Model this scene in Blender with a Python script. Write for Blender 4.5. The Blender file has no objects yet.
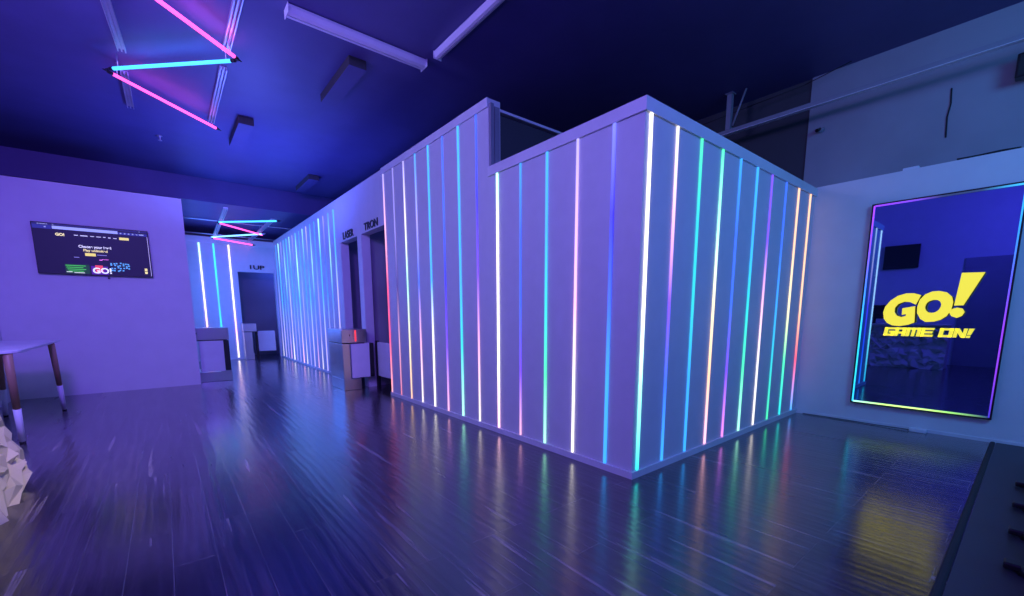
import bpy, bmesh, math, random
from mathutils import Vector, Matrix
random.seed(11)
S = bpy.context.scene
COL = S.collection
V = Vector

# ------------------------------------------------------------------ helpers
class MB:
    """collects shapes and links them as ONE mesh object"""
    def __init__(s):
        s.bm = bmesh.new()
    def box(s, a, b, bev=0.0, mi=0):
        x0, x1 = sorted((a[0], b[0])); y0, y1 = sorted((a[1], b[1])); z0, z1 = sorted((a[2], b[2]))
        vs = [s.bm.verts.new((x, y, z)) for z in (z0, z1) for (x, y) in ((x0, y0), (x1, y0), (x1, y1), (x0, y1))]
        fs = [s.bm.faces.new([vs[i] for i in q]) for q in ((3, 2, 1, 0), (4, 5, 6, 7), (0, 1, 5, 4), (1, 2, 6, 5), (2, 3, 7, 6), (3, 0, 4, 7))]
        for f in fs: f.material_index = mi
        if bev > 0:
            es = list({e for f in fs for e in f.edges})
            r = bmesh.ops.bevel(s.bm, geom=es, offset=bev, segments=2, profile=0.5, affect='EDGES')
            for f in r['faces']: f.material_index = mi
        return s
    def cyl(s, p0, p1, r0, r1=None, n=16, mi=0, caps=True):
        r1 = r0 if r1 is None else r1
        p0, p1 = V(p0), V(p1); d = (p1 - p0).normalized()
        u = d.cross(V((0, 0, 1)) if abs(d.z) < 0.9 else V((1, 0, 0))).normalized(); w = d.cross(u)
        A, B = [], []
        for i in range(n):
            t = 2 * math.pi * i / n; o = u * math.cos(t) + w * math.sin(t)
            A.append(s.bm.verts.new(p0 + o * r0)); B.append(s.bm.verts.new(p1 + o * r1))
        for i in range(n):
            f = s.bm.faces.new((A[i], A[(i + 1) % n], B[(i + 1) % n], B[i])); f.smooth = True; f.material_index = mi
        if caps:
            f = s.bm.faces.new(A[::-1]); f.material_index = mi
            f = s.bm.faces.new(B); f.material_index = mi
        return s
    def path(s, pts, r, n=8):
        for a, b in zip(pts[:-1], pts[1:]): s.cyl(a, b, r, n=n)
        return s
    def prism(s, poly, fn, d0, d1, mi=0):
        """poly of (a, b); fn(a, b, d) gives the point; extruded from depth d0 to d1"""
        A = [s.bm.verts.new(fn(a, b, d0)) for a, b in poly]; B = [s.bm.verts.new(fn(a, b, d1)) for a, b in poly]
        n = len(poly)
        f1 = s.bm.faces.new(A); f2 = s.bm.faces.new(B[::-1]); fs = [f1, f2]
        for i in range(n): fs.append(s.bm.faces.new((A[(i + 1) % n], A[i], B[i], B[(i + 1) % n])))
        for f in fs: f.material_index = mi
        return s
    def ring(s, outer, inner, fn, d0, d1):
        """polygon with a hole; both loops have the same number of points"""
        n = len(outer)
        P = [[s.bm.verts.new(fn(a, b, d)) for a, b in l] for l in (outer, inner) for d in (d0, d1)]
        o0, o1, i0, i1 = P
        for k in range(n):
            j = (k + 1) % n
            s.bm.faces.new((o0[k], o0[j], i0[j], i0[k])); s.bm.faces.new((o1[j], o1[k], i1[k], i1[j]))
            s.bm.faces.new((o0[j], o0[k], o1[k], o1[j])); s.bm.faces.new((i0[k], i0[j], i1[j], i1[k]))
        return s
    def build(s, name, mat, parent=None, bevel=0.0):
        bmesh.ops.recalc_face_normals(s.bm, faces=s.bm.faces)
        me = bpy.data.meshes.new(name); s.bm.to_mesh(me); s.bm.free()
        o = bpy.data.objects.new(name, me); COL.objects.link(o)
        for m in (mat if isinstance(mat, (list, tuple)) else [mat]): me.materials.append(m)
        if parent: o.parent = parent
        if bevel:
            b = o.modifiers.new('bevel', 'BEVEL'); b.width = bevel; b.segments = 2; b.limit_method = 'ANGLE'
        return o

def tag(o, label, cat, group=None):
    o['label'] = label; o['category'] = cat
    if group: o['group'] = group
    return o
def thing(name, label, cat, loc=(0, 0, 0), group=None, rotz=0.0):
    o = bpy.data.objects.new(name, None); COL.objects.link(o)
    o.location = loc; o.rotation_euler = (0, 0, rotz); o.empty_display_size = 0.1
    return tag(o, label, cat, group)
def struct(o):
    o['kind'] = 'structure'; return o
def copy_tree(o, parent=None):
    c = o.copy(); COL.objects.link(c); c.parent = parent
    for ch in list(o.children): copy_tree(ch, c)
    return c

# ------------------------------------------------------------------ materials
def new_mat(name):
    m = bpy.data.materials.new(name); m.use_nodes = True
    nt = m.node_tree; return m, nt, nt.nodes['Principled BSDF']
def paint(name, col, rough=0.6, bump=0.0, scale=60, var=0.04, metal=0.0, spec=0.5):
    m, nt, b = new_mat(name); N, L = nt.nodes, nt.links
    tc = N.new('ShaderNodeTexCoord'); no = N.new('ShaderNodeTexNoise')
    no.inputs['Scale'].default_value = scale * 0.05; no.inputs['Detail'].default_value = 4
    L.new(tc.outputs['Object'], no.inputs['Vector'])
    cr = N.new('ShaderNodeValToRGB')
    cr.color_ramp.elements[0].color = [c * (1 - var) for c in col] + [1]
    cr.color_ramp.elements[1].color = [min(1, c * (1 + var)) for c in col] + [1]
    cr.color_ramp.elements[0].position = 0.35; cr.color_ramp.elements[1].position = 0.65
    L.new(no.outputs['Fac'], cr.inputs['Fac']); L.new(cr.outputs['Color'], b.inputs['Base Color'])
    b.inputs['Roughness'].default_value = rough; b.inputs['Metallic'].default_value = metal
    b.inputs['Specular IOR Level'].default_value = spec
    if bump:
        n2 = N.new('ShaderNodeTexNoise'); n2.inputs['Scale'].default_value = scale
        L.new(tc.outputs['Object'], n2.inputs['Vector'])
        bp = N.new('ShaderNodeBump'); bp.inputs['Strength'].default_value = bump; bp.inputs['Distance'].default_value = 0.01
        L.new(n2.outputs['Fac'], bp.inputs['Height']); L.new(bp.outputs['Normal'], b.inputs['Normal'])
    return m
def glow(name, col, strength):
    m, nt, b = new_mat(name)
    b.inputs['Base Color'].default_value = (*[min(1, c * .5) for c in col], 1)
    b.inputs['Emission Color'].default_value = (*col, 1); b.inputs['Emission Strength'].default_value = strength
    return m
def srgb(r, g, b):
    f = lambda c: ((c / 255 + 0.055) / 1.055) ** 2.4 if c > 10 else c / 255 / 12.92
    return (f(r), f(g), f(b))
def led_material(name, stops, strength):
    """addressable LED tape: colour runs along its length, stops from the top down"""
    m, nt, b = new_mat(name); N, L = nt.nodes, nt.links
    tc = N.new('ShaderNodeTexCoord'); sp = N.new('ShaderNodeSeparateXYZ'); cr = N.new('ShaderNodeValToRGB')
    L.new(tc.outputs['Generated'], sp.inputs[0]); L.new(sp.outputs['Z'], cr.inputs['Fac'])
    els = cr.color_ramp.elements
    n = len(stops)
    for i, c in enumerate(stops):
        p = 1 - i / max(1, n - 1)
        if i == 0: e = els[1]; e.position = 1.0
        elif i == n - 1: e = els[0]; e.position = 0.0
        else: e = els.new(p)
        e.color = (*srgb(*c), 1)
    L.new(cr.outputs['Color'], b.inputs['Emission Color'])
    b.inputs['Emission Strength'].default_value = strength
    b.inputs['Base Color'].default_value = (.3, .3, .3, 1)
    return m

WHITE = paint('white_wall_paint', (.72, .72, .74), 0.55, 0.05, 90, 0.02)
PANEL = paint('white_panel', (.66, .66, .70), 0.5, 0.05, 140, 0.02)
TRIM = paint('white_trim', (.72, .72, .75), 0.45)
DARKWALL = paint('black_wall_paint', (.05, .05, .06), 0.7, 0.05)
CEIL = paint('dark_ceiling_paint', (.095, .085, .26), 0.5, 0.08, 40, 0.06)
DUSKWALL = paint('worn_grey_wall', (.30, .30, .33), 0.65, 0.1, 18, 0.12)
BLACK = paint('black_plastic', (.012, .012, .014), 0.4)
FIXG = paint('grey_primer', (.26, .26, .30), 0.5)
RUBBER = paint('black_rubber', (.02, .02, .024), 0.75, 0.3, 200)
FIXW = paint('white_enamel', (.75, .75, .8), 0.3)
STEEL = paint('brushed_steel', (.62, .62, .66), 0.28, metal=1.0)
ALU = paint('aluminium', (.62, .62, .7), 0.38, metal=.8)
WOOD = paint('oiled_wood', (.36, .22, .13), 0.45, 0.1, 30, 0.25)
CREAM = paint('cream_board', (.70, .62, .48), 0.6, 0.1, 30, 0.05)

def floor_material():
    m, nt, b = new_mat('dark_wood_planks'); N, L = nt.nodes, nt.links
    geo = N.new('ShaderNodeNewGeometry'); sp = N.new('ShaderNodeSeparateXYZ'); L.new(geo.outputs['Position'], sp.inputs[0])
    cb = N.new('ShaderNodeCombineXYZ'); L.new(sp.outputs['Y'], cb.inputs['X']); L.new(sp.outputs['X'], cb.inputs['Y'])
    def ramp(src, p0, c0, p1, c1):
        r = N.new('ShaderNodeValToRGB'); e = r.color_ramp.elements
        e[0].position = p0; e[0].color = (c0, c0, c0, 1); e[1].position = p1; e[1].color = (c1, c1, c1, 1)
        L.new(src, r.inputs['Fac']); return r.outputs['Color']
    def mix(kind, fac, c1, c2):
        x = N.new('ShaderNodeMix'); x.data_type = 'RGBA'; x.blend_type = kind
        for sock, val in ((x.inputs[0], fac), (x.inputs[6], c1), (x.inputs[7], c2)):
            if isinstance(val, (int, float, tuple)): sock.default_value = val
            else: L.new(val, sock)
        return x.outputs[2]
    def bricks(mortar):
        br = N.new('ShaderNodeTexBrick'); L.new(cb.outputs[0], br.inputs['Vector'])
        br.inputs['Scale'].default_value = 1; br.inputs['Brick Width'].default_value = 1.25; br.inputs['Row Height'].default_value = 0.19
        br.inputs['Mortar Size'].default_value = mortar; br.inputs['Mortar Smooth'].default_value = 0.1; br.offset = 0.37; br.offset_frequency = 3
        return br
    br = bricks(0.0016); ids = bricks(0.0)
    ids.inputs['Color1'].default_value = (0, 0, 0, 1); ids.inputs['Color2'].default_value = (1, 1, 1, 1)
    br.inputs['Color1'].default_value = (.013, .010, .015, 1); br.inputs['Color2'].default_value = (.036, .029, .036, 1)
    br.inputs['Mortar'].default_value = (.10, .09, .10, 1)  # pale joints: highlights along the plank bevels put into the colour
    # every plank takes its own slice of the grain
    off = N.new('ShaderNodeVectorMath'); off.operation = 'MULTIPLY'; L.new(ids.outputs['Color'], off.inputs[0]); off.inputs[1].default_value = (7.3, 3.1, 5.7)
    ad = N.new('ShaderNodeVectorMath'); L.new(cb.outputs[0], ad.inputs[0]); L.new(off.outputs[0], ad.inputs[1])
    def noise(sc, detail, dist=0.0, rough=.6):
        mp = N.new('ShaderNodeMapping'); L.new(ad.outputs[0], mp.inputs['Vector']); mp.inputs['Scale'].default_value = sc
        n = N.new('ShaderNodeTexNoise'); n.inputs['Scale'].default_value = 1; n.inputs['Detail'].default_value = detail; n.inputs['Distortion'].default_value = dist; n.inputs['Roughness'].default_value = rough
        L.new(mp.outputs[0], n.inputs['Vector']); return n.outputs['Fac']
    fine = noise((3.0, 95, 1), 5, .3); broad = noise((.8, 9, 1), 3, .6); sap = noise((.55, 13.0, 1), 2, .25)
    mpw = N.new('ShaderNodeMapping'); L.new(ad.outputs[0], mpw.inputs['Vector']); mpw.inputs['Scale'].default_value = (.45, 3.2, 1)
    wv = N.new('ShaderNodeTexWave'); wv.wave_type = 'BANDS'; wv.bands_direction = 'Y'; wv.inputs['Scale'].default_value = 1.5; wv.inputs['Distortion'].default_value = 7; wv.inputs['Detail'].default_value = 3; wv.inputs['Detail Scale'].default_value = 1.2
    L.new(mpw.outputs[0], wv.inputs['Vector'])
    c = mix('MULTIPLY', .9, br.outputs['Color'], ramp(fine, .36, .3, .66, 1.9))
    c = mix('MULTIPLY', .8, c, ramp(wv.outputs['Fac'], .1, .5, .9, 1.45))
    streak = mix('MULTIPLY', 1.0, ramp(sap, .63, 0, .68, 1), ramp(fine, .35, .35, .6, 1.0))
    c = mix('MIX', streak, c, (.25, .21, .22, 1))
    L.new(c, b.inputs['Base Color'])
    rr = N.new('ShaderNodeMapRange'); rr.inputs['To Min'].default_value = .13; rr.inputs['To Max'].default_value = .34; L.new(broad, rr.inputs['Value'])
    L.new(rr.outputs[0], b.inputs['Roughness'])
    def bumps(f, w):
        nrm = None
        for src, st, dist, inv in ((fine, f, .003, False), (wv.outputs['Fac'], w, .006, False), (br.outputs['Fac'], .4, .003, True)):
            bp = N.new('ShaderNodeBump'); bp.inputs['Strength'].default_value = st; bp.inputs['Distance'].default_value = dist; bp.invert = inv
            L.new(src, bp.inputs['Height'])
            if nrm: L.new(nrm, bp.inputs['Normal'])
            nrm = bp.outputs['Normal']
        return nrm
    nrm = bumps(.26, .10)
    L.new(nrm, b.inputs['Normal'])
    b.inputs['Specular IOR Level'].default_value = .8
    L.new(bumps(.15, .05), b.inputs['Coat Normal']); b.inputs['Coat Weight'].default_value = .7; b.inputs['Coat Roughness'].default_value = .15; b.inputs['Coat IOR'].default_value = 1.9
    return m

def mat_mat():
    m, nt, b = new_mat('ribbed_rubber'); N, L = nt.nodes, nt.links
    geo = N.new('ShaderNodeNewGeometry'); vo = N.new('ShaderNodeTexVoronoi'); vo.inputs['Scale'].default_value = 38; vo.inputs['Randomness'].default_value = 0
    L.new(geo.outputs['Position'], vo.inputs['Vector'])
    bp = N.new('ShaderNodeBump'); bp.inputs['Strength'].default_value = .25; bp.inputs['Distance'].default_value = .003; L.new(vo.outputs['Distance'], bp.inputs['Height'])
    L.new(bp.outputs['Normal'], b.inputs['Normal']); b.inputs['Base Color'].default_value = (.045, .045, .06, 1); b.inputs['Roughness'].default_value = .5
    return m

# ------------------------------------------------------------------ the setting
H, HT, ZC, R = 2.80, 3.47, 4.20, 3.60       # box height, tall part, ceiling, mirror wall
struct(MB().box((-5.6, -4.6, -.1), (R + .4, 14.2, 0)).build('floor', floor_material()))
struct(MB().box((-5.6, -4.6, ZC), (R + .4, 9.75, ZC + .1)).build('ceiling', CEIL))
struct(MB().box((-5.6, 9.75, 3.72), (R + .4, 14.2, 3.82)).box((-5.6, 9.75, 3.82), (R + .4, 9.87, ZC + .1)).build('ceiling_corridor', CEIL))
struct(MB().box((-4.9, 7.94, 0), (-2.342, 8.06, 3.335)).build('wall_rear', WHITE))
struct(MB().box((-2.344, 7.93, 0), (-2.330, 8.07, 3.335)).build('trim_1', TRIM))
struct(MB().box((-4.82, 3.6, 0), (-4.69, 7.94, 3.335)).box((-5.45, 3.55, 0), (-4.69, 3.6, 3.335)).build('wall_left', WHITE))
struct(MB().box((-5.45, -4.6, 0), (-5.3, 3.55, ZC)).build('wall_left_recess', WHITE))
struct(MB().box((-5.45, 3.6, 3.335), (-5.3, 9.75, ZC)).build('wall_left_upper', DARKWALL))
struct(MB().box((-5.6, -4.6, 0), (R + .4, -4.5, ZC)).build('wall_front', DARKWALL))
struct(MB().box((-5.6, 14.1, 0), (R + .4, 14.2, 3.72)).build('wall_far', DUSKWALL))
# mirror wall: white lower wall with a ledge, worn painted wall above
struct(MB().box((R, -4.5, 0), (R + .22, 1.87, 2.82)).build('wall_right', WHITE))
struct(MB().box((R + .2, -4.5, 2.82), (R + .4, .21, ZC)).build('wall_right_upper', DUSKWALL))
struct(MB().box((R + .22, .21, 2.5), (R + .4, 14.1, ZC)).build('wall_right_far', DARKWALL))  # shade of the recess behind the block put into black paint
struct(MB().box((R - .012, -4.5, 0), (R, -.02, .035)).build('baseboard_right', TRIM))
# centre block, street side (faces the mirror wall corner)
struct(MB().box((0, 0, 0), (R, .12, H)).build('wall_block_front', PANEL))
# left side of the block: low part, tall part with the two doorways, far part
mb = MB()
mb.box((0, .12, 0), (.15, 1.87, H))
mb.box((0, 1.87, 0), (.15, 4.60, HT))
mb.box((0, 4.60, 2.66), (.15, 5.60, HT))
mb.box((0, 5.60, 0), (.15, 5.80, HT))
mb.box((0, 5.80, 2.655), (.15, 6.70, HT))
mb.box((0, 6.70, 0), (.15, 12.86, HT))
struct(mb.build('wall_block_side', PANEL))
# the block's own inner walls
struct(MB().box((.15, 1.9, 0), (R, 2.0, 3.36)).build('wall_block_inner', DARKWALL))
struct(MB().box((1.25, 2.0, 0), (1.35, 12.86, 3.3)).box((.15, 4.1, 0), (1.25, 4.2, 3.3)).box((.15, 5.66, 0), (1.25, 5.74, 3.3)).box((.15, 7.1, 0), (1.25, 7.2, 3.3)).build('wall_game_room', DUSKWALL))
# caps and kick boards
struct(MB().box((-.018, -.018, 2.712), (R, 0, H + .004)).build('trim_2', TRIM))
struct(MB().box((-.018, 0, 2.712), (0, 1.87, H + .004)).build('trim_3', TRIM))
struct(MB().box((-.018, 1.872, 3.385), (0, 4.62, HT + .004)).build('trim_4', TRIM))
struct(MB().box((-.02, -.02, 0), (R, 0, .055)).build('baseboard_front', TRIM))
struct(MB().box((-.02, 0, 0), (0, 4.60, .055)).build('baseboard_side', TRIM))
struct(MB().box((-.012, 6.72, 0), (0, 12.86, .045)).build('baseboard_corridor', TRIM))
struct(MB().box((.004, 1.835, H), (.045, 1.868, HT - .05)).box((.06, 1.845, H), (.125, 1.868, HT - .07)).build('trim_5', FIXG))
struct(MB().box((.13, 1.86, 3.375), (R, 1.92, 3.40)).build('trim_6', TRIM))
# corridor end wall with doorway, corridor left wall
mb = MB()
mb.box((-2.5, 12.86, 0), (-.98, 13.0, HT - .04)); mb.box((-.98, 12.86, 2.53), (-.04, 13.0, HT - .04)); mb.box((-.04, 12.86, 0), (.15, 13.0, HT - .04))
struct(mb.build('wall_corridor_end', PANEL))
struct(MB().box((-2.5, 12.845, 3.26), (0, 12.86, HT - .035)).build('trim_7', TRIM))
struct(MB().box((-2.5, 8.06, 0), (-2.4, 13.0, 3.32)).build('wall_corridor_left', PANEL))
struct(MB().box((-2.4, 12.846, 0), (-.98, 12.86, .05)).build('baseboard_end', TRIM))

# ------------------------------------------------------------------ LED strips
W = (255, 246, 240); C = (48, 158, 255); BL = (50, 100, 255); DB = (42, 44, 235); VI = (120, 70, 255); PW = (255, 185, 215)
LI = (165, 155, 255); GR = (70, 235, 160); TE = (34, 200, 205); MI = (170, 255, 225); YE = (255, 235, 175); OR = (255, 195, 145); RD = (255, 80, 100)
def strip(face, pos, z0, z1, stops, power, width, label, group):
    mb = MB()
    w = width * .39; power *= .72
    if face == 'left': mb.box((-.014, -w, 0), (0, w, z1 - z0), .003); loc = (0, pos, z0)
    elif face == 'right': mb.box((-w, -.014, 0), (w, 0, z1 - z0), .003); loc = (pos, 0, z0)
    else: mb.box((-w, -.014, 0), (w, 0, z1 - z0), .003); loc = (pos, 12.86, z0)
    o = mb.build('led_strip', led_material('led_' + face, stops, power)); o.location = loc
    return tag(o, label, 'light strip', group)
ords = ['first', 'second', 'third', 'fourth', 'fifth', 'sixth', 'seventh', 'eighth', 'ninth', 'tenth', 'eleventh', 'twelfth', 'thirteenth', 'fourteenth', 'fifteenth', 'sixteenth', 'seventeenth', 'eighteenth']
low = [
    (.262, [(110, 120, 255), DB, BL, C, C], 2.0, .034, 'cyan strip with violet-blue dotted top'),
    (.629, [LI, (215, 170, 255), PW, W, W], 2.2, .026, 'lilac strip turning white at the bottom'),
    (.992, [C, C, TE, GR, MI], 2.2, .028, 'cyan strip turning green-white below'),
    (1.356, [C, BL, BL, VI, PW], 1.7, .022, 'blue strip turning violet and pink below'),
    (1.724, [MI, W, W, W, PW], 3.0, .028, 'bright white strip with mint top')]
for i, (y, st, p, w, d) in enumerate(low):
    strip('left', y, .058, 2.712, st, p, w, '%s, %s from the corner on the low panels' % (d, ords[i]), 'light strips on the low panels')
tall = [
    (2.091, [BL, DB, VI, PW, W], 1.8, .022, 'blue strip turning pink-white below'),
    (2.449, [C, C, C, TE, MI], 2.3, .034, 'bold cyan strip'),
    (2.80, [BL, BL, DB, VI, PW], 1.8, .026, 'deep blue strip turning pink below'),
    (3.155, [C, C, C, W, W], 2.3, .030, 'cyan strip turning white below'),
    (3.511, [C, LI, BL, PW, W], 1.8, .024, 'pale cyan strip turning pinkish white below'),
    (3.863, [LI, W, MI, YE, OR], 1.9, .022, 'thin whitish strip turning warm below'),
    (4.216, [LI, LI, (60, 40, 120), PW, (255, 140, 150)], 1.2, .016, 'very thin lilac strip with pink lower end'),
    (4.562, [LI, PW, RD, RD, (255, 170, 170)], 2.0, .024, 'red-pink strip right beside the tall doorway')]
for i, (y, st, p, w, d) in enumerate(tall):
    strip('left', y, .058, 3.385, st, p, w, '%s, %s on the tall panels from the step' % (d, ords[i]), 'light strips on the tall panels')
right = [
    (.064, [W, W, W, (150, 255, 225), TE], 3.0, .034, 'white strip turning teal at the block corner'),
    (.418, [W, PW, VI, BL, C], 2.1, .026, 'pink-white strip turning blue below'),
    (.789, [GR, TE, TE, C, C], 2.0, .028, 'teal green strip turning cyan below'),
    (1.160, [GR, MI, YE, OR, PW], 2.3, .028, 'green-topped strip turning warm pink below'),
    (1.518, [C, BL, BL, VI, (235, 140, 255)], 1.9, .026, 'blue strip turning purple below'),
    (1.889, [C, C, TE, GR, MI], 2.1, .030, 'cyan strip turning mint white below'),
    (2.255, [VI, VI, PW, W, W], 2.0, .022, 'thin violet strip turning white below'),
    (2.647, [BL, BL, C, TE, GR], 1.8, .022, 'thin blue strip turning green below'),
    (3.028, [OR, OR, YE, GR, TE], 2.2, .030, 'warm cream strip turning green below'),
    (3.416, [OR, OR, OR, RD, C], 2.1, .030, 'peach strip by the mirror wall')]
for i, (x, st, p, w, d) in enumerate(right):
    strip('right', x, .06, 2.712, st, p, w, '%s, %s of ten on the right-hand face' % (d, ords[i]), 'light strips on the mirror-side panels')
far = [[C, C, LI, LI, W], [MI, C, C, LI, LI], [LI, BL, C, LI, LI], [C, MI, C, LI, PW]]
for i in range(17):
    strip('left', 7.02 + .345 * i, .046, 3.32, far[(i * 3) % 4], 1.4 if i % 3 else 2.2, .024 if i % 3 else .034,
          'pale cyan strip, %s of the dense row past the small doorway, counted going away' % ords[i], 'light strips along the far corridor wall')
for x, z0, st, d in [(-1.83, .05, [MI, W, YE, PW, PW], 'warm white strip left of the others'), (-1.50, .05, [TE, TE, C, TE, TE], 'teal strip between two white ones'), (-1.145, .05, [YE, W, W, PW, W], 'bright white strip next to the doorway')]:
    strip('end', x, z0, 3.26, st, 2.8, .042, '%s on the corridor end wall' % d, 'light strips on the end wall')

# ------------------------------------------------------------------ door signs
def text_mesh(name, body, size, mat, loc, rot, parent=None, ext=.006, bold=0.0, sx=1.0):
    cu = bpy.data.curves.new(name, 'FONT'); cu.body = body; cu.size = size; cu.extrude = ext; cu.align_x = 'CENTER'; cu.offset = bold
    t = bpy.data.objects.new(name + '_tmp', cu); COL.objects.link(t)
    bpy.context.view_layer.update()
    me = bpy.data.meshes.new_from_object(t.evaluated_get(bpy.context.evaluated_depsgraph_get()))
    bpy.data.objects.remove(t); bpy.data.curves.remove(cu)
    o = bpy.data.objects.new(name, me); COL.objects.link(o); me.materials.clear(); me.materials.append(mat)
    o.location = loc; o.rotation_euler = rot; o.scale = (sx, 1, 1)
    if parent: o.parent = parent
    return o
hp = math.pi / 2
tag(text_mesh('door_sign', 'TRON', .17, BLACK, (-.006, 5.13, 2.69), (hp, 0, -hp), bold=.003, sx=1.25), 'dark lettering over the larger doorway nearer the camera', 'sign', 'lettering over the doorways')
tag(text_mesh('door_sign', 'LASER', .18, BLACK, (-.006, 6.25, 2.69), (hp, 0, -hp), bold=.003, sx=1.15), 'dark lettering over the narrower doorway of the block side', 'sign', 'lettering over the doorways')
tag(text_mesh('door_sign', '1UP', .16, BLACK, (-.5, 12.85, 2.62), (hp, 0, 0), bold=.004, sx=1.5), 'dark lettering over the corridor end doorway', 'sign', 'lettering over the doorways')

# ------------------------------------------------------------------ neon tubes on the ceiling
PINK = glow('pink_neon', srgb(255, 82, 176), 2.6); CYAN = glow('cyan_neon', srgb(70, 185, 255), 2.2)
PALE = glow('pale_blue_neon', srgb(120, 190, 255), 2.6)
CLEAR = paint('frosted_cap', (.7, .7, .85), .3)
def tube(p0, p1, mat, label, group, r=.018, hang=0.0):
    p0, p1 = V(p0), V(p1); d = (p1 - p0).normalized(); base = (p0 + p1) / 2
    t = thing('neon_tube', label, 'neon tube', base, group)
    a, b = p0 - base, p1 - base
    MB().cyl(a, b, r, n=14).build('diffuser', mat, t)
    for q, s in ((a, -1), (b, 1)):
        MB().cyl(q, q + d * s * .05, r * 1.08, r * .9, n=14).cyl(q + d * s * .05, q + d * s * .10, r * .5, r * .3, n=10).build('end_cap', BLACK if mat is not PALE else CLEAR, t)
        MB().cyl(q - d * s * .06, q - d * s * .06 + V((0, 0, hang)), .006, n=8).build('hanger', ALU, t)
    return t
zt = 4.05; hg = ZC - zt
g1 = 'neon tubes under the left ceiling'
tube((-2.60, 3.26, zt), (-1.915, 3.87, zt), PINK, 'pink neon tube slanting out of the top of the frame', g1, hang=hg)
tube((-2.945, 4.99, zt), (-1.93, 3.985, zt), CYAN, 'cyan neon tube between the two pink ones under the left ceiling', g1, hang=hg)
tube((-2.965, 5.14, zt), (-1.90, 6.14, zt), PINK, 'pink neon tube lowest in the photo of the near ceiling cluster', g1, hang=hg)
def rail(p0, p1, label, group):
    p0, p1 = V(p0), V(p1); ln = (p1 - p0).length
    t = thing('mounting_rail', label, 'rail', (p0 + p1) / 2, group, math.atan2((p1 - p0).y, (p1 - p0).x))
    MB().box((-ln / 2, -.032, .012), (ln / 2, .032, .022)).build('back_plate', ALU, t)
    for s in (-1, 1): MB().box((-ln / 2, s * .032 - .005, -.02), (ln / 2, s * .032 + .005, .022)).build('flange', ALU, t)
    MB().box((-ln / 2, -.006, -.016), (ln / 2, .006, .012)).build('rib', ALU, t)
    return t
zr = ZC - .022; g2 = 'metal rails on the ceiling'
rail((-2.93, 3.6, zr), (-2.85, 4.78, zr), 'ceiling rail at the left of the neon cluster, above the cyan tube', g2)
rail((-2.86, 5.35, zr), (-2.85, 6.45, zr), 'short ceiling rail left below the cyan tube', g2)
rail((-1.96, 3.0, zr), (-1.96, 4.06, zr), 'ceiling rail right of the neon cluster by the upper pink tube', g2)
rail((-1.945, 4.5, zr), (-1.935, 6.3, zr), 'long ceiling rail between the right ends of the cyan and lower pink tubes', g2)
# corridor cluster hung from two cross rods
for y, d in ((10.56, 'nearer'), (12.68, 'farther')):
    tag(MB().cyl((-2.42, y, 3.485), (.13, y, 3.485), .014, n=10).build('cross_rod', ALU), 'thin pale rod spanning the corridor, %s of the two' % d, 'rod', 'rods across the corridor')
zc2 = 3.30
def hung_rail(p0, p1, label, up):
    t = rail(p0, p1, label, 'rails of the corridor light cluster')
    c = (V(p0) + V(p1)) / 2
    iv = Matrix.Rotation(-t.rotation_euler.z, 4, 'Z')
    for y, z in up:
        k = (y - p0[1]) / (p1[1] - p0[1]); q = iv @ (V(p0) + (V(p1) - V(p0)) * k - c)
        MB().cyl(q + V((0, 0, .02)), q + V((0, 0, z - p0[2])), .005, n=8).build('hanger', ALU, t)
hung_rail((-1.625, 8.34, zc2 + .05), (-1.521, 12.24, zc2 + .05), 'hanging rail at the left end of the corridor neon cluster', ((10.56, 3.475),))
hung_rail((-.713, 8.9, zc2 + .05), (-.693, 12.42, zc2 + .05), 'hanging rail at the right end of the corridor neon cluster', ((10.56, 3.475),))
g3 = 'neon tubes in the corridor'
tube((-1.631, 9.62, zc2), (-.666, 8.73, zc2), CYAN, 'cyan neon tube highest in the photo of the corridor cluster', g3, hang=.03)
tube((-1.62, 9.74, zc2), (-.625, 10.80, zc2), PINK, 'upper pink neon tube of the corridor cluster', g3, hang=.03)
tube((-1.589, 11.92, zc2), (-.649, 10.64, zc2), PALE, 'pale blue neon tube of the corridor cluster', g3, hang=.03)
tube((-1.555, 12.08, zc2), (-.570, 12.74, zc2), PINK, 'lower pink neon tube over the corridor end doorway', g3, hang=.03)

# ------------------------------------------------------------------ ceiling fixtures
def batten(c, ln, along, label, k=1.0):
    t = thing('fluorescent_fixture', label, 'ceiling light', (c[0], c[1], ZC), 'white fluorescent battens', 0 if along == 'x' else hp)
    h = ln / 2; fn = lambda a, b, d: V((d, a * k, b))
    MB().box((-h + .01, -.05 * k, -.03), (h - .01, .05 * k, 0)).build('housing', FIXW, t)
    for s in (-1, 1):
        MB().prism([(s * .006, -.03), (s * .006, -.076), (s * .05, -.07), (s * .078, -.035), (s * .078, -.012), (s * .05, -.012), (s * .05, -.03)], fn, -h, h).build('diffuser', FIXW, t)
        MB().box((s * h, -.08 * k, -.078), (s * (h + .006), .08 * k, 0)).build('end_cap', FIXW, t)
    return t
batten((-.865, 2.935), 1.44, 'x', 'long white fluorescent fixture crossing at the top of the photo')
batten((-.112, 1.90), 1.54, 'y', 'white fluorescent fixture pointing out of the top of the frame', .62)
def box_light(c, label):
    t = thing('ceiling_box_fixture', label, 'ceiling light', (c[0], c[1], ZC), 'dark box fixtures on the ceiling')
    MB().box((-.10, -.56, -.10), (.10, .56, 0), .004).build('housing', DARKWALL, t)  # near-black colour paints in the shade on the housing's sides
    MB().box((-.099, -.559, -.104), (.099, .559, -.0995)).build('diffuser', CEIL, t)
box_light((-.77, 3.9), 'dark box fixture just behind the long white batten')
box_light((-1.54, 6.42), 'dark box fixture below the neon triangle on the left ceiling')
box_light((-.04, 8.6), 'box fixture with pale underside nearest the ceiling edge and the block top')
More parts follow.
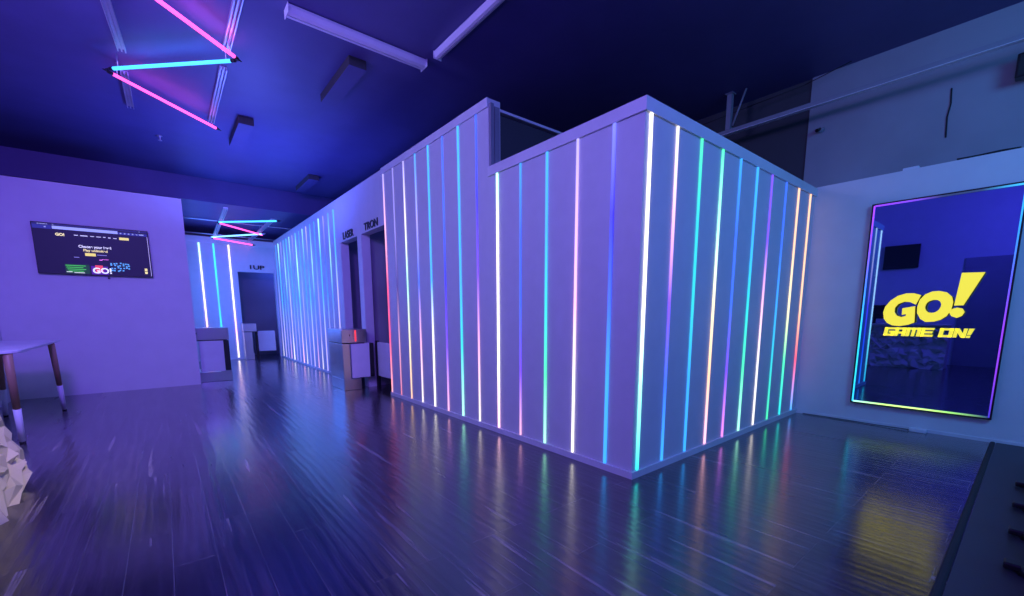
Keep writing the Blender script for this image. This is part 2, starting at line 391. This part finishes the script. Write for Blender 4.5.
t = thing('sprinkler_head', 'small sprinkler head hanging from the left ceiling', 'sprinkler', (-2.54, 7.5, ZC))
MB().cyl((0, 0, 0), (0, 0, -.012), .035, n=16).build('escutcheon', ALU, t)
MB().cyl((0, 0, -.01), (0, 0, -.07), .012, n=10).build('stem', ALU, t)
MB().cyl((0, 0, -.07), (0, 0, -.076), .028, n=12).build('deflector', ALU, t)

# ------------------------------------------------------------------ right upper: pipe, hanger, wire, speaker
t = thing('steel_strut', 'long pale strut running under the ceiling in front of the worn wall', 'strut', (3.4, -1.0, 3.72))
MB().box((-.022, -2.2, -.02), (.022, 2.75, .03), .003).build('channel', FIXG, t)
MB().box((-.032, -2.2, -.026), (.032, 2.75, -.02)).build('flange', FIXW, t)
br = MB().box((-.03, 2.0, .03), (.03, 2.06, .48)).build('bracket_post', FIXG, t)
MB().box((-.05, 1.98, .47), (.05, 2.08, .48)).build('top_plate', FIXG, br)
MB().cyl((0, 1.83, .475), (0, 1.98, .07), .012, n=8).build('brace', FIXG, br)
tag(MB().path([(3.62, 1.7, 4.02), (3.62, .9, 4.05), (3.66, .25, 4.09), (3.72, -.2, 4.195)], .005, 6).build('ceiling_wire', RUBBER), 'thin dark wire strung above the pale strut', 'wire')
t = thing('wall_speaker', 'small black speaker on the worn upper wall at the right edge', 'speaker', (R + .2, -1.60, 3.56))
MB().box((-.17, -.09, -.09), (-.05, .09, .12), .01).build('cabinet', BLACK, t)
MB().box((-.05, -.03, -.02), (0, .03, .03)).build('bracket', BLACK, t)
MB().box((-.176, -.075, -.075), (-.168, .075, .105), .003).build('grille', RUBBER, t)
tag(MB().path([(3.792, -1.07, 3.60), (3.79, -1.08, 3.45), (3.79, -1.065, 3.32), (3.792, -1.075, 3.12)], .006, 6).build('wall_cable', RUBBER), 'short dark cable hanging on the worn upper wall', 'cable')
t = thing('pipe_stub', 'dark pipe stub on the worn upper wall near its corner', 'pipe', (R + .205, .07, 3.55))
MB().cyl((0, 0, 0), (-.05, 0, 0), .035, n=14).build('flange', DUSKWALL, t); MB().cyl((-.05, 0, 0), (-.11, .01, -.03), .02, n=10).build('pipe', BLACK, t)
tag(MB().box((R + .02, -.92, 2.82), (R + .1, -.79, 2.85), .006).build('junction_box', FIXW), 'little white box on the ledge over the mirror', 'box')
tag(MB().path([(R + .03, -1.2, 2.832), (R + .05, -1.35, 2.834), (R + .03, -1.5, 2.835), (R + .06, -1.62, 2.835)], .013, 8).build('ledge_cable', RUBBER), 'black cable lying on the ledge over the mirror', 'cable')
t = thing('power_adapter', 'grey power adapter on the floor under the mirror', 'adapter', (R - .06, -1.2, 0))
MB().box((-.03, -.07, 0), (.03, .07, .04), .006).build('case', FIXW, t); MB().path([(0, .07, .015), (.02, .4, .008), (.035, .8, .008), (.03, 1.1, .008)], .004, 8).build('cord', RUBBER, t)

# ------------------------------------------------------------------ mirror with light border and raised lettering
def mirror_glass():
    m, nt, b = new_mat('smoked_mirror'); b.inputs['Base Color'].default_value = (.15, .32, .60, 1)
    b.inputs['Metallic'].default_value = 1; b.inputs['Roughness'].default_value = .015
    return m
y0, y1, mz0, mz1 = -.578, -1.715, .235, 2.505
mr = thing('wall_mirror', 'tall dark mirror with glowing border on the right wall', 'mirror', (R, (y0 + y1) / 2, mz0))
hw = (y0 - y1) / 2; mh = mz1 - mz0
MB().box((-.035, -hw + .012, .012), (0, hw - .012, mh - .012)).build('mirror_glass', mirror_glass(), mr)
fr = MB(); fw = .014
fr.box((-.05, -hw, 0), (0, -hw + fw, mh)).box((-.05, hw - fw, 0), (0, hw, mh)).box((-.05, -hw + fw, 0), (0, hw - fw, fw)).box((-.05, -hw + fw, mh - fw), (0, hw - fw, mh))
fr.build('frame', BLACK, mr)
def border(name, a, b, stops, s):
    return MB().box(a, b).build(name, led_material('mirror_led', stops, s), mr)
def border_h(a, b, stops, s):
    m = led_material('mirror_led_level', stops, s); nt = m.node_tree
    sp = next(n for n in nt.nodes if n.type == 'SEPXYZ'); cr = next(n for n in nt.nodes if n.type == 'VALTORGB')
    nt.links.new(sp.outputs['Y'], cr.inputs['Fac']); return MB().box(a, b).build('light_border', m, mr)
e = hw - fw
border('light_border', (-.047, e - .012, .02), (-.036, e, mh - .02), [(160, 50, 255), (130, 60, 255), (60, 120, 255), (30, 190, 255), TE, (40, 200, 255)], 1.6)
border('light_border', (-.047, -e, .02), (-.036, -e + .012, mh - .02), [(30, 190, 255), (40, 150, 255), (90, 70, 255), (150, 40, 255), (140, 40, 230), (60, 30, 200)], 1.2)
border_h((-.047, -e + .012, .014), (-.036, e - .012, .03), [MI, (200, 255, 120), (215, 255, 130), (150, 220, 90), (20, 30, 60)], 1.5)
border_h((-.047, -e + .012, mh - .03), (-.036, e - .012, mh - .014), [(150, 40, 255), (130, 50, 240), (12, 16, 30), (10, 14, 30), (50, 190, 255)], 1.2)

YEL = glow('yellow_sign', srgb(236, 222, 66), 1.05)
YSIDE = paint('yellow_acrylic', (.62, .45, .01), .4)
LG = (-1, 1)
Gp = [(1.088, 1.482), (1.03, 1.505), (0.97, 1.505), (0.904, 1.482), (0.846, 1.431), (0.807, 1.365), (0.796, 1.303), (0.808, 1.234), (0.837, 1.189), (0.884, 1.161), (0.948, 1.154), (1.015, 1.17), (1.062, 1.196), (1.052, 1.368), (0.952, 1.346), (0.954, 1.276), (0.988, 1.284), (0.987, 1.265), (0.951, 1.251), (0.912, 1.268), (0.89, 1.306), (0.889, 1.351), (0.913, 1.393), (0.96, 1.417), (1.009, 1.412), (1.055, 1.384)]
Oo = [(1.22, 1.521), (1.277, 1.505), (1.321, 1.457), (1.334, 1.403), (1.328, 1.334), (1.302, 1.265), (1.261, 1.226), (1.212, 1.205), (1.149, 1.201), (1.105, 1.233), (1.074, 1.297), (1.070, 1.361), (1.082, 1.433), (1.12, 1.49), (1.17, 1.517)]
Oi = [(1.215, 1.43), (1.239, 1.415), (1.250, 1.385), (1.249, 1.36), (1.238, 1.328), (1.222, 1.310), (1.203, 1.299), (1.183, 1.296), (1.16, 1.301), (1.143, 1.318), (1.132, 1.343), (1.131, 1.37), (1.140, 1.399), (1.158, 1.419), (1.187, 1.43)]
Bp = [(1.366, 1.693), (1.525, 1.688), (1.41, 1.371), (1.344, 1.369)]
Dp = [(1.316, 1.299), (1.33, 1.333), (1.367, 1.349), (1.408, 1.338), (1.425, 1.303), (1.41, 1.265), (1.375, 1.245), (1.335, 1.262)]
sg = thing('lit_lettering', 'glowing yellow raised lettering with exclamation mark on the mirror', 'sign', (R - .037, -1.16, 1.05))
fn = lambda a, b, d: V((-d, -a + 1.16, b - 1.05))
def letter(name, poly, hole=None, d=.075):
    for nm, m, d0, d1 in (('face', YEL, d - .01, d), ('return', YSIDE, .02, d - .01)):
        mb = MB()
        if hole: mb.ring(poly, hole, fn, d0, d1)
        else: mb.prism(poly, fn, d0, d1)
        if nm == 'face': root = mb.build(name, m, sg)
        else: mb.build('letter_side', m, root)
letter('letter', Gp); letter('letter', Oo, Oi); 
letter('exclamation_stroke', Bp); letter('exclamation_dot', Dp)
def strokes(name, quads):
    mb = MB()
    for q in quads: mb.prism([(a + .12 * (b - 1.045) , b) for a, b in q], fn, .012, .045)
    mb.build(name, YEL, sg)
def rc(x0, z0, x1, z1): return [(x0, z0), (x1, z0), (x1, z1), (x0, z1)]
zb, zt_ = 1.045, 1.137; k = .021
def ltr(x, w):
    return x, x + w
def L_G(x, w): return [rc(x, zb, x + .026, zt_), rc(x, zb, x + w, zb + k), rc(x, zt_ - k, x + w, zt_), rc(x + w - .026, zb, x + w, zb + .05), rc(x + w * .5, zb + .034, x + w, zb + .034 + k)]
def L_A(x, w): return [rc(x, zb, x + .024, zt_), rc(x + w - .026, zb, x + w, zt_), rc(x, zt_ - k, x + w, zt_), rc(x, zb + .026, x + w, zb + .026 + k)]
def L_M(x, w): return [rc(x, zb, x + .024, zt_), rc(x + w - .024, zb, x + w, zt_), rc(x, zt_ - k, x + w, zt_), rc(x + w / 2 - .011, zb, x + w / 2 + .011, zt_)]
def L_E(x, w): return [rc(x, zb, x + .024, zt_), rc(x, zb, x + w, zb + k), rc(x, zt_ - k, x + w, zt_), rc(x, (zb + zt_ - k) / 2, x + w * .92, (zb + zt_ + k) / 2)]
def L_O(x, w): return [rc(x, zb, x + .028, zt_), rc(x + w - .028, zb, x + w, zt_), rc(x, zb, x + w, zb + k), rc(x, zt_ - k, x + w, zt_)]
def L_N(x, w): return [rc(x, zb, x + .024, zt_), rc(x + w - .024, zb, x + w, zt_), [(x, zt_), (x + .03, zt_), (x + w, zb), (x + w - .03, zb)]]
for f, x, w in ((L_G, .813, .085), (L_A, .905, .085), (L_M, .998, .110), (L_E, 1.116, .092), (L_O, 1.254, .100), (L_N, 1.362, .088)): strokes('letter', f(x, w))
strokes('exclamation_mark', [[(1.458, zb + .03), (1.484, zb + .03), (1.497, zt_), (1.462, zt_)], rc(1.457, zb, 1.482, zb + .021)])

# ------------------------------------------------------------------ television
tx, tz, tw, th = -3.52, 2.325, 1.356, .772
tv = thing('television', 'wall-mounted flat television showing a dark web page', 'television', (tx, 7.94, tz))
MB().box((-tw / 2, -.075, -th / 2), (tw / 2, -.035, th / 2), .006).build('casing', BLACK, tv)
MB().box((-.25, -.035, -.2), (.25, 0, .2)).build('wall_mount', BLACK, tv)
NAVY = glow('screen_dark', srgb(11, 9, 42), 1.0)
sc = MB().box((-tw / 2 + .012, -.0775, -th / 2 + .016), (tw / 2 - .012, -.0755, th / 2 - .012)).build('screen', NAVY, tv)
def px(name, rects, col, s=1.0, d=.0795):
    m = glow('screen_' + name, srgb(*col), s)
    for x0, z1, x1, z0 in rects: MB().box((x0 - tx, -d, z0 - tz), (x1 - tx, -.0775, z1 - tz)).build(name, m, sc)
px('tab_bar', [(-4.185, 2.697, -2.855, 2.672)], (30, 32, 90)); px('toolbar', [(-4.185, 2.672, -3.98, 2.615), (-3.22, 2.655, -2.86, 2.615)], (38, 44, 130))
px('address_bar', [(-3.975, 2.667, -3.226, 2.622)], (150, 160, 235))
px('toolbar_icon', [(-3.2 + .05 * i, 2.645, -3.18 + .05 * i, 2.628) for i in range(5)] + [(-2.96, 2.648, -2.9, 2.63), (-4.06, 2.652, -4.04, 2.635), (-4.13, 2.69, -4.02, 2.68), (-3.97, 2.692, -3.955, 2.68), (-2.96, 2.692, -2.945, 2.68)], (170, 175, 235))
px('menu_button', [(-3.216, 2.571, -3.096, 2.53)], (230, 215, 120)); px('link_button', [(-3.648, 2.285, -3.525, 2.24)], (235, 215, 110))
px('menu_link', [(-3.745, 2.556, -3.70, 2.545), (-3.675, 2.557, -3.59, 2.543), (-3.56, 2.556, -3.515, 2.546), (-3.49, 2.556, -3.435, 2.546), (-3.41, 2.558, -3.38, 2.546), (-3.35, 2.556, -3.32, 2.542), (-3.29, 2.552, -3.245, 2.542)], (200, 200, 235))
px('text_line', [(-3.511, 2.268, -3.393, 2.258), (-3.78, 2.215, -3.72, 2.205)], (130, 125, 190)); px('pink_mark', [(-3.46, 2.2, -3.38, 2.192), (-3.49, 2.192, -3.455, 2.178)], (235, 120, 220))
px('side_button', [(-2.94, 2.085, -2.905, 2.045), (-2.94, 2.035, -2.905, 1.995)], (240, 225, 140)); px('scroll_bar_glint', [(-2.862, 2.61, -2.856, 1.96)], (190, 180, 235))  # scroll bar also carries the reflection along the screen's right edge, painted in
px('green_picture', [(-3.893, 2.1, -3.62, 1.956)], (16, 60, 30))
px('green_streak', [(-3.89 + .01 * i, 2.085 - .028 * i, -3.66 - .03 * (i % 2), 2.073 - .028 * i) for i in range(4)], (70, 190, 70), d=.0815)
px('caption_line', [(-3.885, 1.985, -3.82, 1.975), (-3.80, 1.976, -3.68, 1.966)], (225, 235, 225), d=.0815)
px('purple_picture', [(-3.60, 2.085, -3.40, 1.953)], (75, 25, 140)); px('red_patch', [(-3.55, 2.1, -3.46, 1.99)], (225, 70, 90), d=.0805)
rnd = random.Random(4)
px('blue_dot', [(a, b, a + .022, b - .02) for a, b in [(-3.36 + .035 * (i % 7) + rnd.uniform(-.01, .01), 2.155 - .038 * (i // 7) + rnd.uniform(-.01, .01)) for i in range(26)]], (90, 165, 225))
def screen_text(body, size, col, x, z, bold=.0015, sx=1.0):
    o = text_mesh('screen_text', body, size, glow('screen_text', srgb(*col), 1.0), (x - tx, -.0825, z - tz), (hp, 0, 0), sc, .0008, bold, sx); return o
screen_text('Choose your level', .056, (225, 222, 245), -3.52, 2.365, sx=.92); screen_text('Play unlimited', .052, (235, 220, 150), -3.52, 2.31, sx=.98)
screen_text('GO!', .055, (240, 225, 160), -3.90, 2.525, .003); screen_text('GO!', .12, (235, 240, 255), -3.47, 1.975, .004, 1.05)
MB().box((.10, -.06, -th / 2 - .05), (.125, -.04, -th / 2)).build('sensor', BLACK, tv)

# ------------------------------------------------------------------ table by the left wall
tb = thing('side_table', 'pale topped table with wooden white-tipped legs at the left edge', 'table', (-4.20, 5.4, 0))
top = []
for cx, cy, a0 in ((.13, 1.20, 0), (-.27, 1.20, 90), (-.27, -1.05, 180), (.16, -1.00, 270)):
    for j in range(7):
        a = math.radians(a0 + j * 15); top.append((cx + .16 * math.cos(a), cy + .16 * math.sin(a)))
MB().prism(top, lambda a, b, d: V((a, b, d)), .935, .965).build('tabletop', FIXW, tb, .006)
for sx, sy in ((1, -1), (1, 1), (-1, -1), (-1, 1)):
    a = V(((.28 if sy > 0 else .235) if sx > 0 else -.17, .66 if sy > 0 else -1.10, .935)); b = V(((.255 if sy > 0 else .19) if sx > 0 else -.28, 1.04 if sy > 0 else -.86, 0))
    c = a.lerp(b, .60); e2 = a.lerp(b, .975)
    lg = MB().cyl(a, c, .034, .028, n=14).build('leg', WOOD, tb)
    MB().cyl(c, e2, .030, .024, n=14).build('leg_tip', FIXW, lg); MB().cyl(e2, b, .024, .022, n=14).build('foot_pad', BLACK, lg)

# ------------------------------------------------------------------ faceted reception desk
dk = thing('reception_desk', 'cream reception desk with a crumpled faceted front at the left edge', 'desk', (-4.15, 1.1, 0))
MB().box((-.33, -1.72, .0), (.20, 2.0, .98)).build('body', CREAM, dk)
MB().box((-.38, -1.75, .98), (.34, 2.08, 1.03), .008).build('counter_top', CREAM, dk)
mb = MB(); rg = random.Random(8); ny, nz = 44, 13; g = []
for j in range(nz + 1):
    row = []
    for i in range(ny + 1):
        z = .98 * j / nz; y = -1.74 + (3.42 + .40 * min(1, j / 2)) * i / ny
        if 0 < i < ny: y += rg.uniform(-.035, .035)
        if 0 < j < nz: z += rg.uniform(-.028, .028)
        x = .30 + rg.uniform(-.05, .055) + .15 * max(0, 1 - z / .5)
        row.append(mb.bm.verts.new((x, y + .05 * rg.uniform(-1, 1) if i == ny else y, z)))
    g.append(row)
for j in range(nz):
    for i in range(ny):
        q = (g[j][i], g[j][i + 1], g[j + 1][i + 1], g[j + 1][i])
        if (i + j) % 2: mb.bm.faces.new((q[0], q[1], q[2])); mb.bm.faces.new((q[0], q[2], q[3]))
        else: mb.bm.faces.new((q[0], q[1], q[3])); mb.bm.faces.new((q[1], q[2], q[3]))
# return the sheet round the far end of the desk
end = [mb.bm.verts.new((.10, 1.70 + .36 * min(1, j / 2) + rg.uniform(-.03, .05), .98 * j / nz)) for j in range(nz + 1)]
for j in range(nz):
    mb.bm.faces.new((g[j][ny], end[j], g[j + 1][ny])); mb.bm.faces.new((end[j], end[j + 1], g[j + 1][ny]))
mb.build('faceted_front', CREAM, dk)
mo = thing('computer_monitor', 'dark monitor on the reception desk, seen in the mirror', 'monitor', (-4.15, .75, 1.03))
MB().box((-.02, -.28, .12), (.02, .28, .46), .005).build('display', BLACK, mo); MB().box((-.015, -.03, .01), (.015, .03, .2)).build('stand', BLACK, mo); MB().box((-.09, -.12, 0), (.09, .12, .012), .003).build('base', BLACK, mo)
wt = thing('menu_screen', 'dark screen high on the recess wall, seen in the mirror', 'television', (-5.3, .56, 2.74))
MB().box((0.02, -.35, -.30), (.06, .35, .30), .005).build('casing', BLACK, wt); MB().box((.06, -.335, -.285), (.062, .335, .285)).build('screen', glow('menu_glow', (.004, .004, .015), 1), wt); MB().box((0, -.1, -.1), (.02, .1, .1)).build('wall_mount', BLACK, wt)
struct(MB().box((-5.3, -1.75, 0), (-5.27, -.62, 2.6)).build('door_1', DUSKWALL))

# ------------------------------------------------------------------ access gates
PANELW = paint('gate_panel', (.74, .76, .82), .25)
def gate(loc, label, w_col=.12, dp=.74, wing=True, red=True, head=.41, foot=.30):
    t = thing('access_gate', label, 'gate', loc, 'waist-high access gates')
    MB().box((0, .01, .0), (foot, dp - .04, .19), .006).build('base', STEEL, t)
    MB().box((.0, 0, .19), (w_col, dp, .80), .004).build('column', STEEL, t)
    MB().box((-.01, -.012, .815), (head, dp + .02, 1.045), .006).build('head', STEEL, t)
    MB().box((.0, .015, .80), (head - .03, dp - .02, .815)).build('gasket', BLACK, t)
    if not wing: return t
    MB().prism([(.145, .20), (.465, .205), (.47, .80), (.46, .81), (.26, .815), (.235, .80), (.15, .80)], lambda a, b, d: V((a, d, b)), .02, .05).build('wing_panel', PANELW, t, .006)
    MB().box((.47, .02, .19), (.545, .16, .80), .006).build('hinge_post', BLACK, t)
    MB().box((.40, -.004, .185), (.55, .05, .205)).build('foot_rail', STEEL, t)
    if red: MB().box((.21, -.016, .84), (.235, -.010, 1.03)).build('status_light', glow('status_red', srgb(255, 60, 70), 1.2), t)
    MB().box((.12, -.016, .93), (.13, -.010, .96)).build('scanner', BLACK, t)
    return t
gate((-.47, 5.46, 0), 'steel gate in front of the block beside the tall doorway')
gate((-2.47, 8.16, 0), 'steel gate half hidden behind the end of the television wall', red=False, head=.55, foot=.55).scale.x = 1.22
t = gate((-1.02, 12.40, 0), 'small steel gate standing before the corridor end doorway', dp=.38, wing=False, w_col=.2, head=.32, foot=.22)
def barrier(loc, ln, rotz, label):
    t = thing('low_barrier', label, 'barrier', loc, 'low barriers in doorways', rotz)
    MB().prism([(0, .20), (ln, .20), (ln, .79), (ln - .02, .81), (.02, .81), (0, .79)], lambda a, b, d: V((a, d, b)), -.015, .015).build('wing_panel', PANELW, t, .006)
    MB().box((-.07, -.03, 0), (-.01, .03, .83), .006).build('hinge_post', BLACK, t); MB().box((-.012, -.008, .3), (0.002, .008, .34)).box((-.012, -.008, .68), (0.002, .008, .72)).build('hinge', ALU, t)
    return t
barrier((.17, 5.52, 0), .68, -hp, 'white barrier panel just inside the tall doorway')
barrier((-.60, 12.93, 0), .46, 0, 'white barrier panel in the corridor end doorway')

# ------------------------------------------------------------------ entrance mat, edge, bench
tag(MB().box((-3.6, -4.4, 0), (R - .03, -1.77, .012)).build('entrance_mat', mat_mat()), 'dark rubber entrance mat at the lower right', 'mat')
tag(MB().prism([(-1.765, .0), (-1.728, .0), (-1.733, .012), (-1.742, .017), (-1.755, .017), (-1.765, .012)], lambda a, b, d: V((d, a, b)), -1.0, R - .03).build('edge_strip', RUBBER), 'rounded dark edging strip between the planks and the mat', 'edging')
bn = thing('waiting_bench', 'cream bench standing on black feet at the right edge of the mat', 'bench', (1.3, -2.36, .012))
MB().box((-1.3, -.28, .42), (1.3, .25, .46), .01).build('seat', CREAM, bn)
for x in (-.88, -.35, .19, .74):
    for s in (1, -1):
        lg = MB().box((x - .025, s * .27 - .02 + (.06 if s > 0 else 0), .03), (x + .025, s * .27 + .02 + (.06 if s > 0 else 0), .42), .004).build('leg', CREAM, bn)
        yy = .33 if s > 0 else -.27
        MB().cyl((x, yy, 0), (x, yy, .05), .055, .045, n=12).box((x - .02, yy, .01), (x + .05, yy + .10, .045), .008).build('foot', BLACK, lg)

# ------------------------------------------------------------------ lights of the room and added spots
def light(kind, loc, energy, col, size=.3, rot=None, size_y=None, name='lamp', spot=None):
    l = bpy.data.lights.new(name, kind); l.energy = energy; l.color = col
    if kind == 'AREA':
        l.size = size
        if size_y: l.shape = 'RECTANGLE'; l.size_y = size_y
    else: l.shadow_soft_size = size
    if spot: l.spot_size = spot; l.spot_blend = .6
    o = bpy.data.objects.new(name, l); COL.objects.link(o); o.location = loc
    if rot is not None: o.rotation_euler = rot
    return o
def aim(o, tgt):
    o.rotation_euler = (V(tgt) - o.location).to_track_quat('-Z', 'Y').to_euler(); return o
VIO = (.19, .085, 1.0); LAV = (.35, .355, 1.0); BLU = (.085, .37, 1.0); MAG = (1.0, .15, .8); CY = (.1, .5, 1.0)
aim(light('AREA', (-3.0, -2.7, 3.9), 190, VIO, 1.4), (-3.3, 7.0, 1.6))
aim(light('SPOT', (-3.5, .4, 3.9), 760, (.22, .10, 1.0), .3, spot=1.5), (-3.7, 7.9, 1.5))  # violet spot added to brighten the television wall
aim(light('AREA', (-4.3, 2.6, 3.9), 112, LAV, 1.2), (0, 2.4, 1.2))
aim(light('AREA', (.8, -3.8, 3.7), 108, BLU, 1.6), (3.6, -.9, 1.0))
# light thrown up on the ceiling by each neon tube
for (x, y, a), c, e in (((-2.26, 3.56, .73), MAG, 4.2), ((-2.44, 4.49, -.78), CY, 3.6), ((-2.43, 5.64, .75), MAG, 4.2)):
    light('AREA', (x, y, zt + .0), e, c, 1.0, (math.pi, 0, a), .05)
# the lit strips of the corridor's hidden left wall
light('AREA', (-2.37, 10.2, 2.0), 130, (.07, .2, 1.0), 2.4, (0, -hp, 0), 4.0)
# added blue and violet upward spots without a source, to brighten the left ceiling
light('SPOT', (-1.3, 6.8, 2.4), 250, (.10, .14, 1.0), .3, (math.pi, 0, 0), spot=2.7)
light('SPOT', (-3.0, 2.6, 2.2), 110, (.24, .09, 1.0), .3, (math.pi, 0, 0), spot=2.6)
# blue light inside the game rooms
for p, e in (((.9, 5.0, 2.6), 3), ((.9, 6.3, 2.6), 2)): light('POINT', p, e, (.05, .1, 1.0), .2)
light('AREA', (.3, 13.55, 3.2), 22, (.05, .1, 1.0), .8)
# warm spot added to brighten the desk end; no lamp stands there
aim(light('SPOT', (-2.6, 1.5, 3.2), 170, (1.0, .84, .66), .15, spot=.62), (-3.75, 2.95, .35))
S.world = bpy.data.worlds.new('World'); S.world.use_nodes = True
bg = S.world.node_tree.nodes['Background']; bg.inputs[0].default_value = (.05, .06, .3, 1); bg.inputs[1].default_value = .1

# ------------------------------------------------------------------ camera
cd = bpy.data.cameras.new('camera'); co = bpy.data.objects.new('camera', cd); COL.objects.link(co)
cd.sensor_width = 36; cd.lens = 425.436 / 1024 * 36; cd.shift_y = (375.88 - 298) / 1024; cd.clip_start = .05; cd.clip_end = 60
yaw, pitch, roll = .889, -.145, -.003
F = V((math.cos(pitch) * math.cos(yaw), math.cos(pitch) * math.sin(yaw), math.sin(pitch)))
Rt = V((math.sin(yaw), -math.cos(yaw), 0)); U = Rt.cross(F)
R2 = Rt * math.cos(roll) + U * math.sin(roll); U2 = U * math.cos(roll) - Rt * math.sin(roll)
M = Matrix((R2, U2, -F)).transposed().to_4x4(); M.translation = V((-2.771, -1.913, 1.3)); co.matrix_world = M
S.camera = co
S.view_settings.view_transform = 'Standard'; S.view_settings.look = 'None'; S.view_settings.gamma = 1; S.view_settings.use_curve_mapping = False
S.view_settings.exposure = 0.0
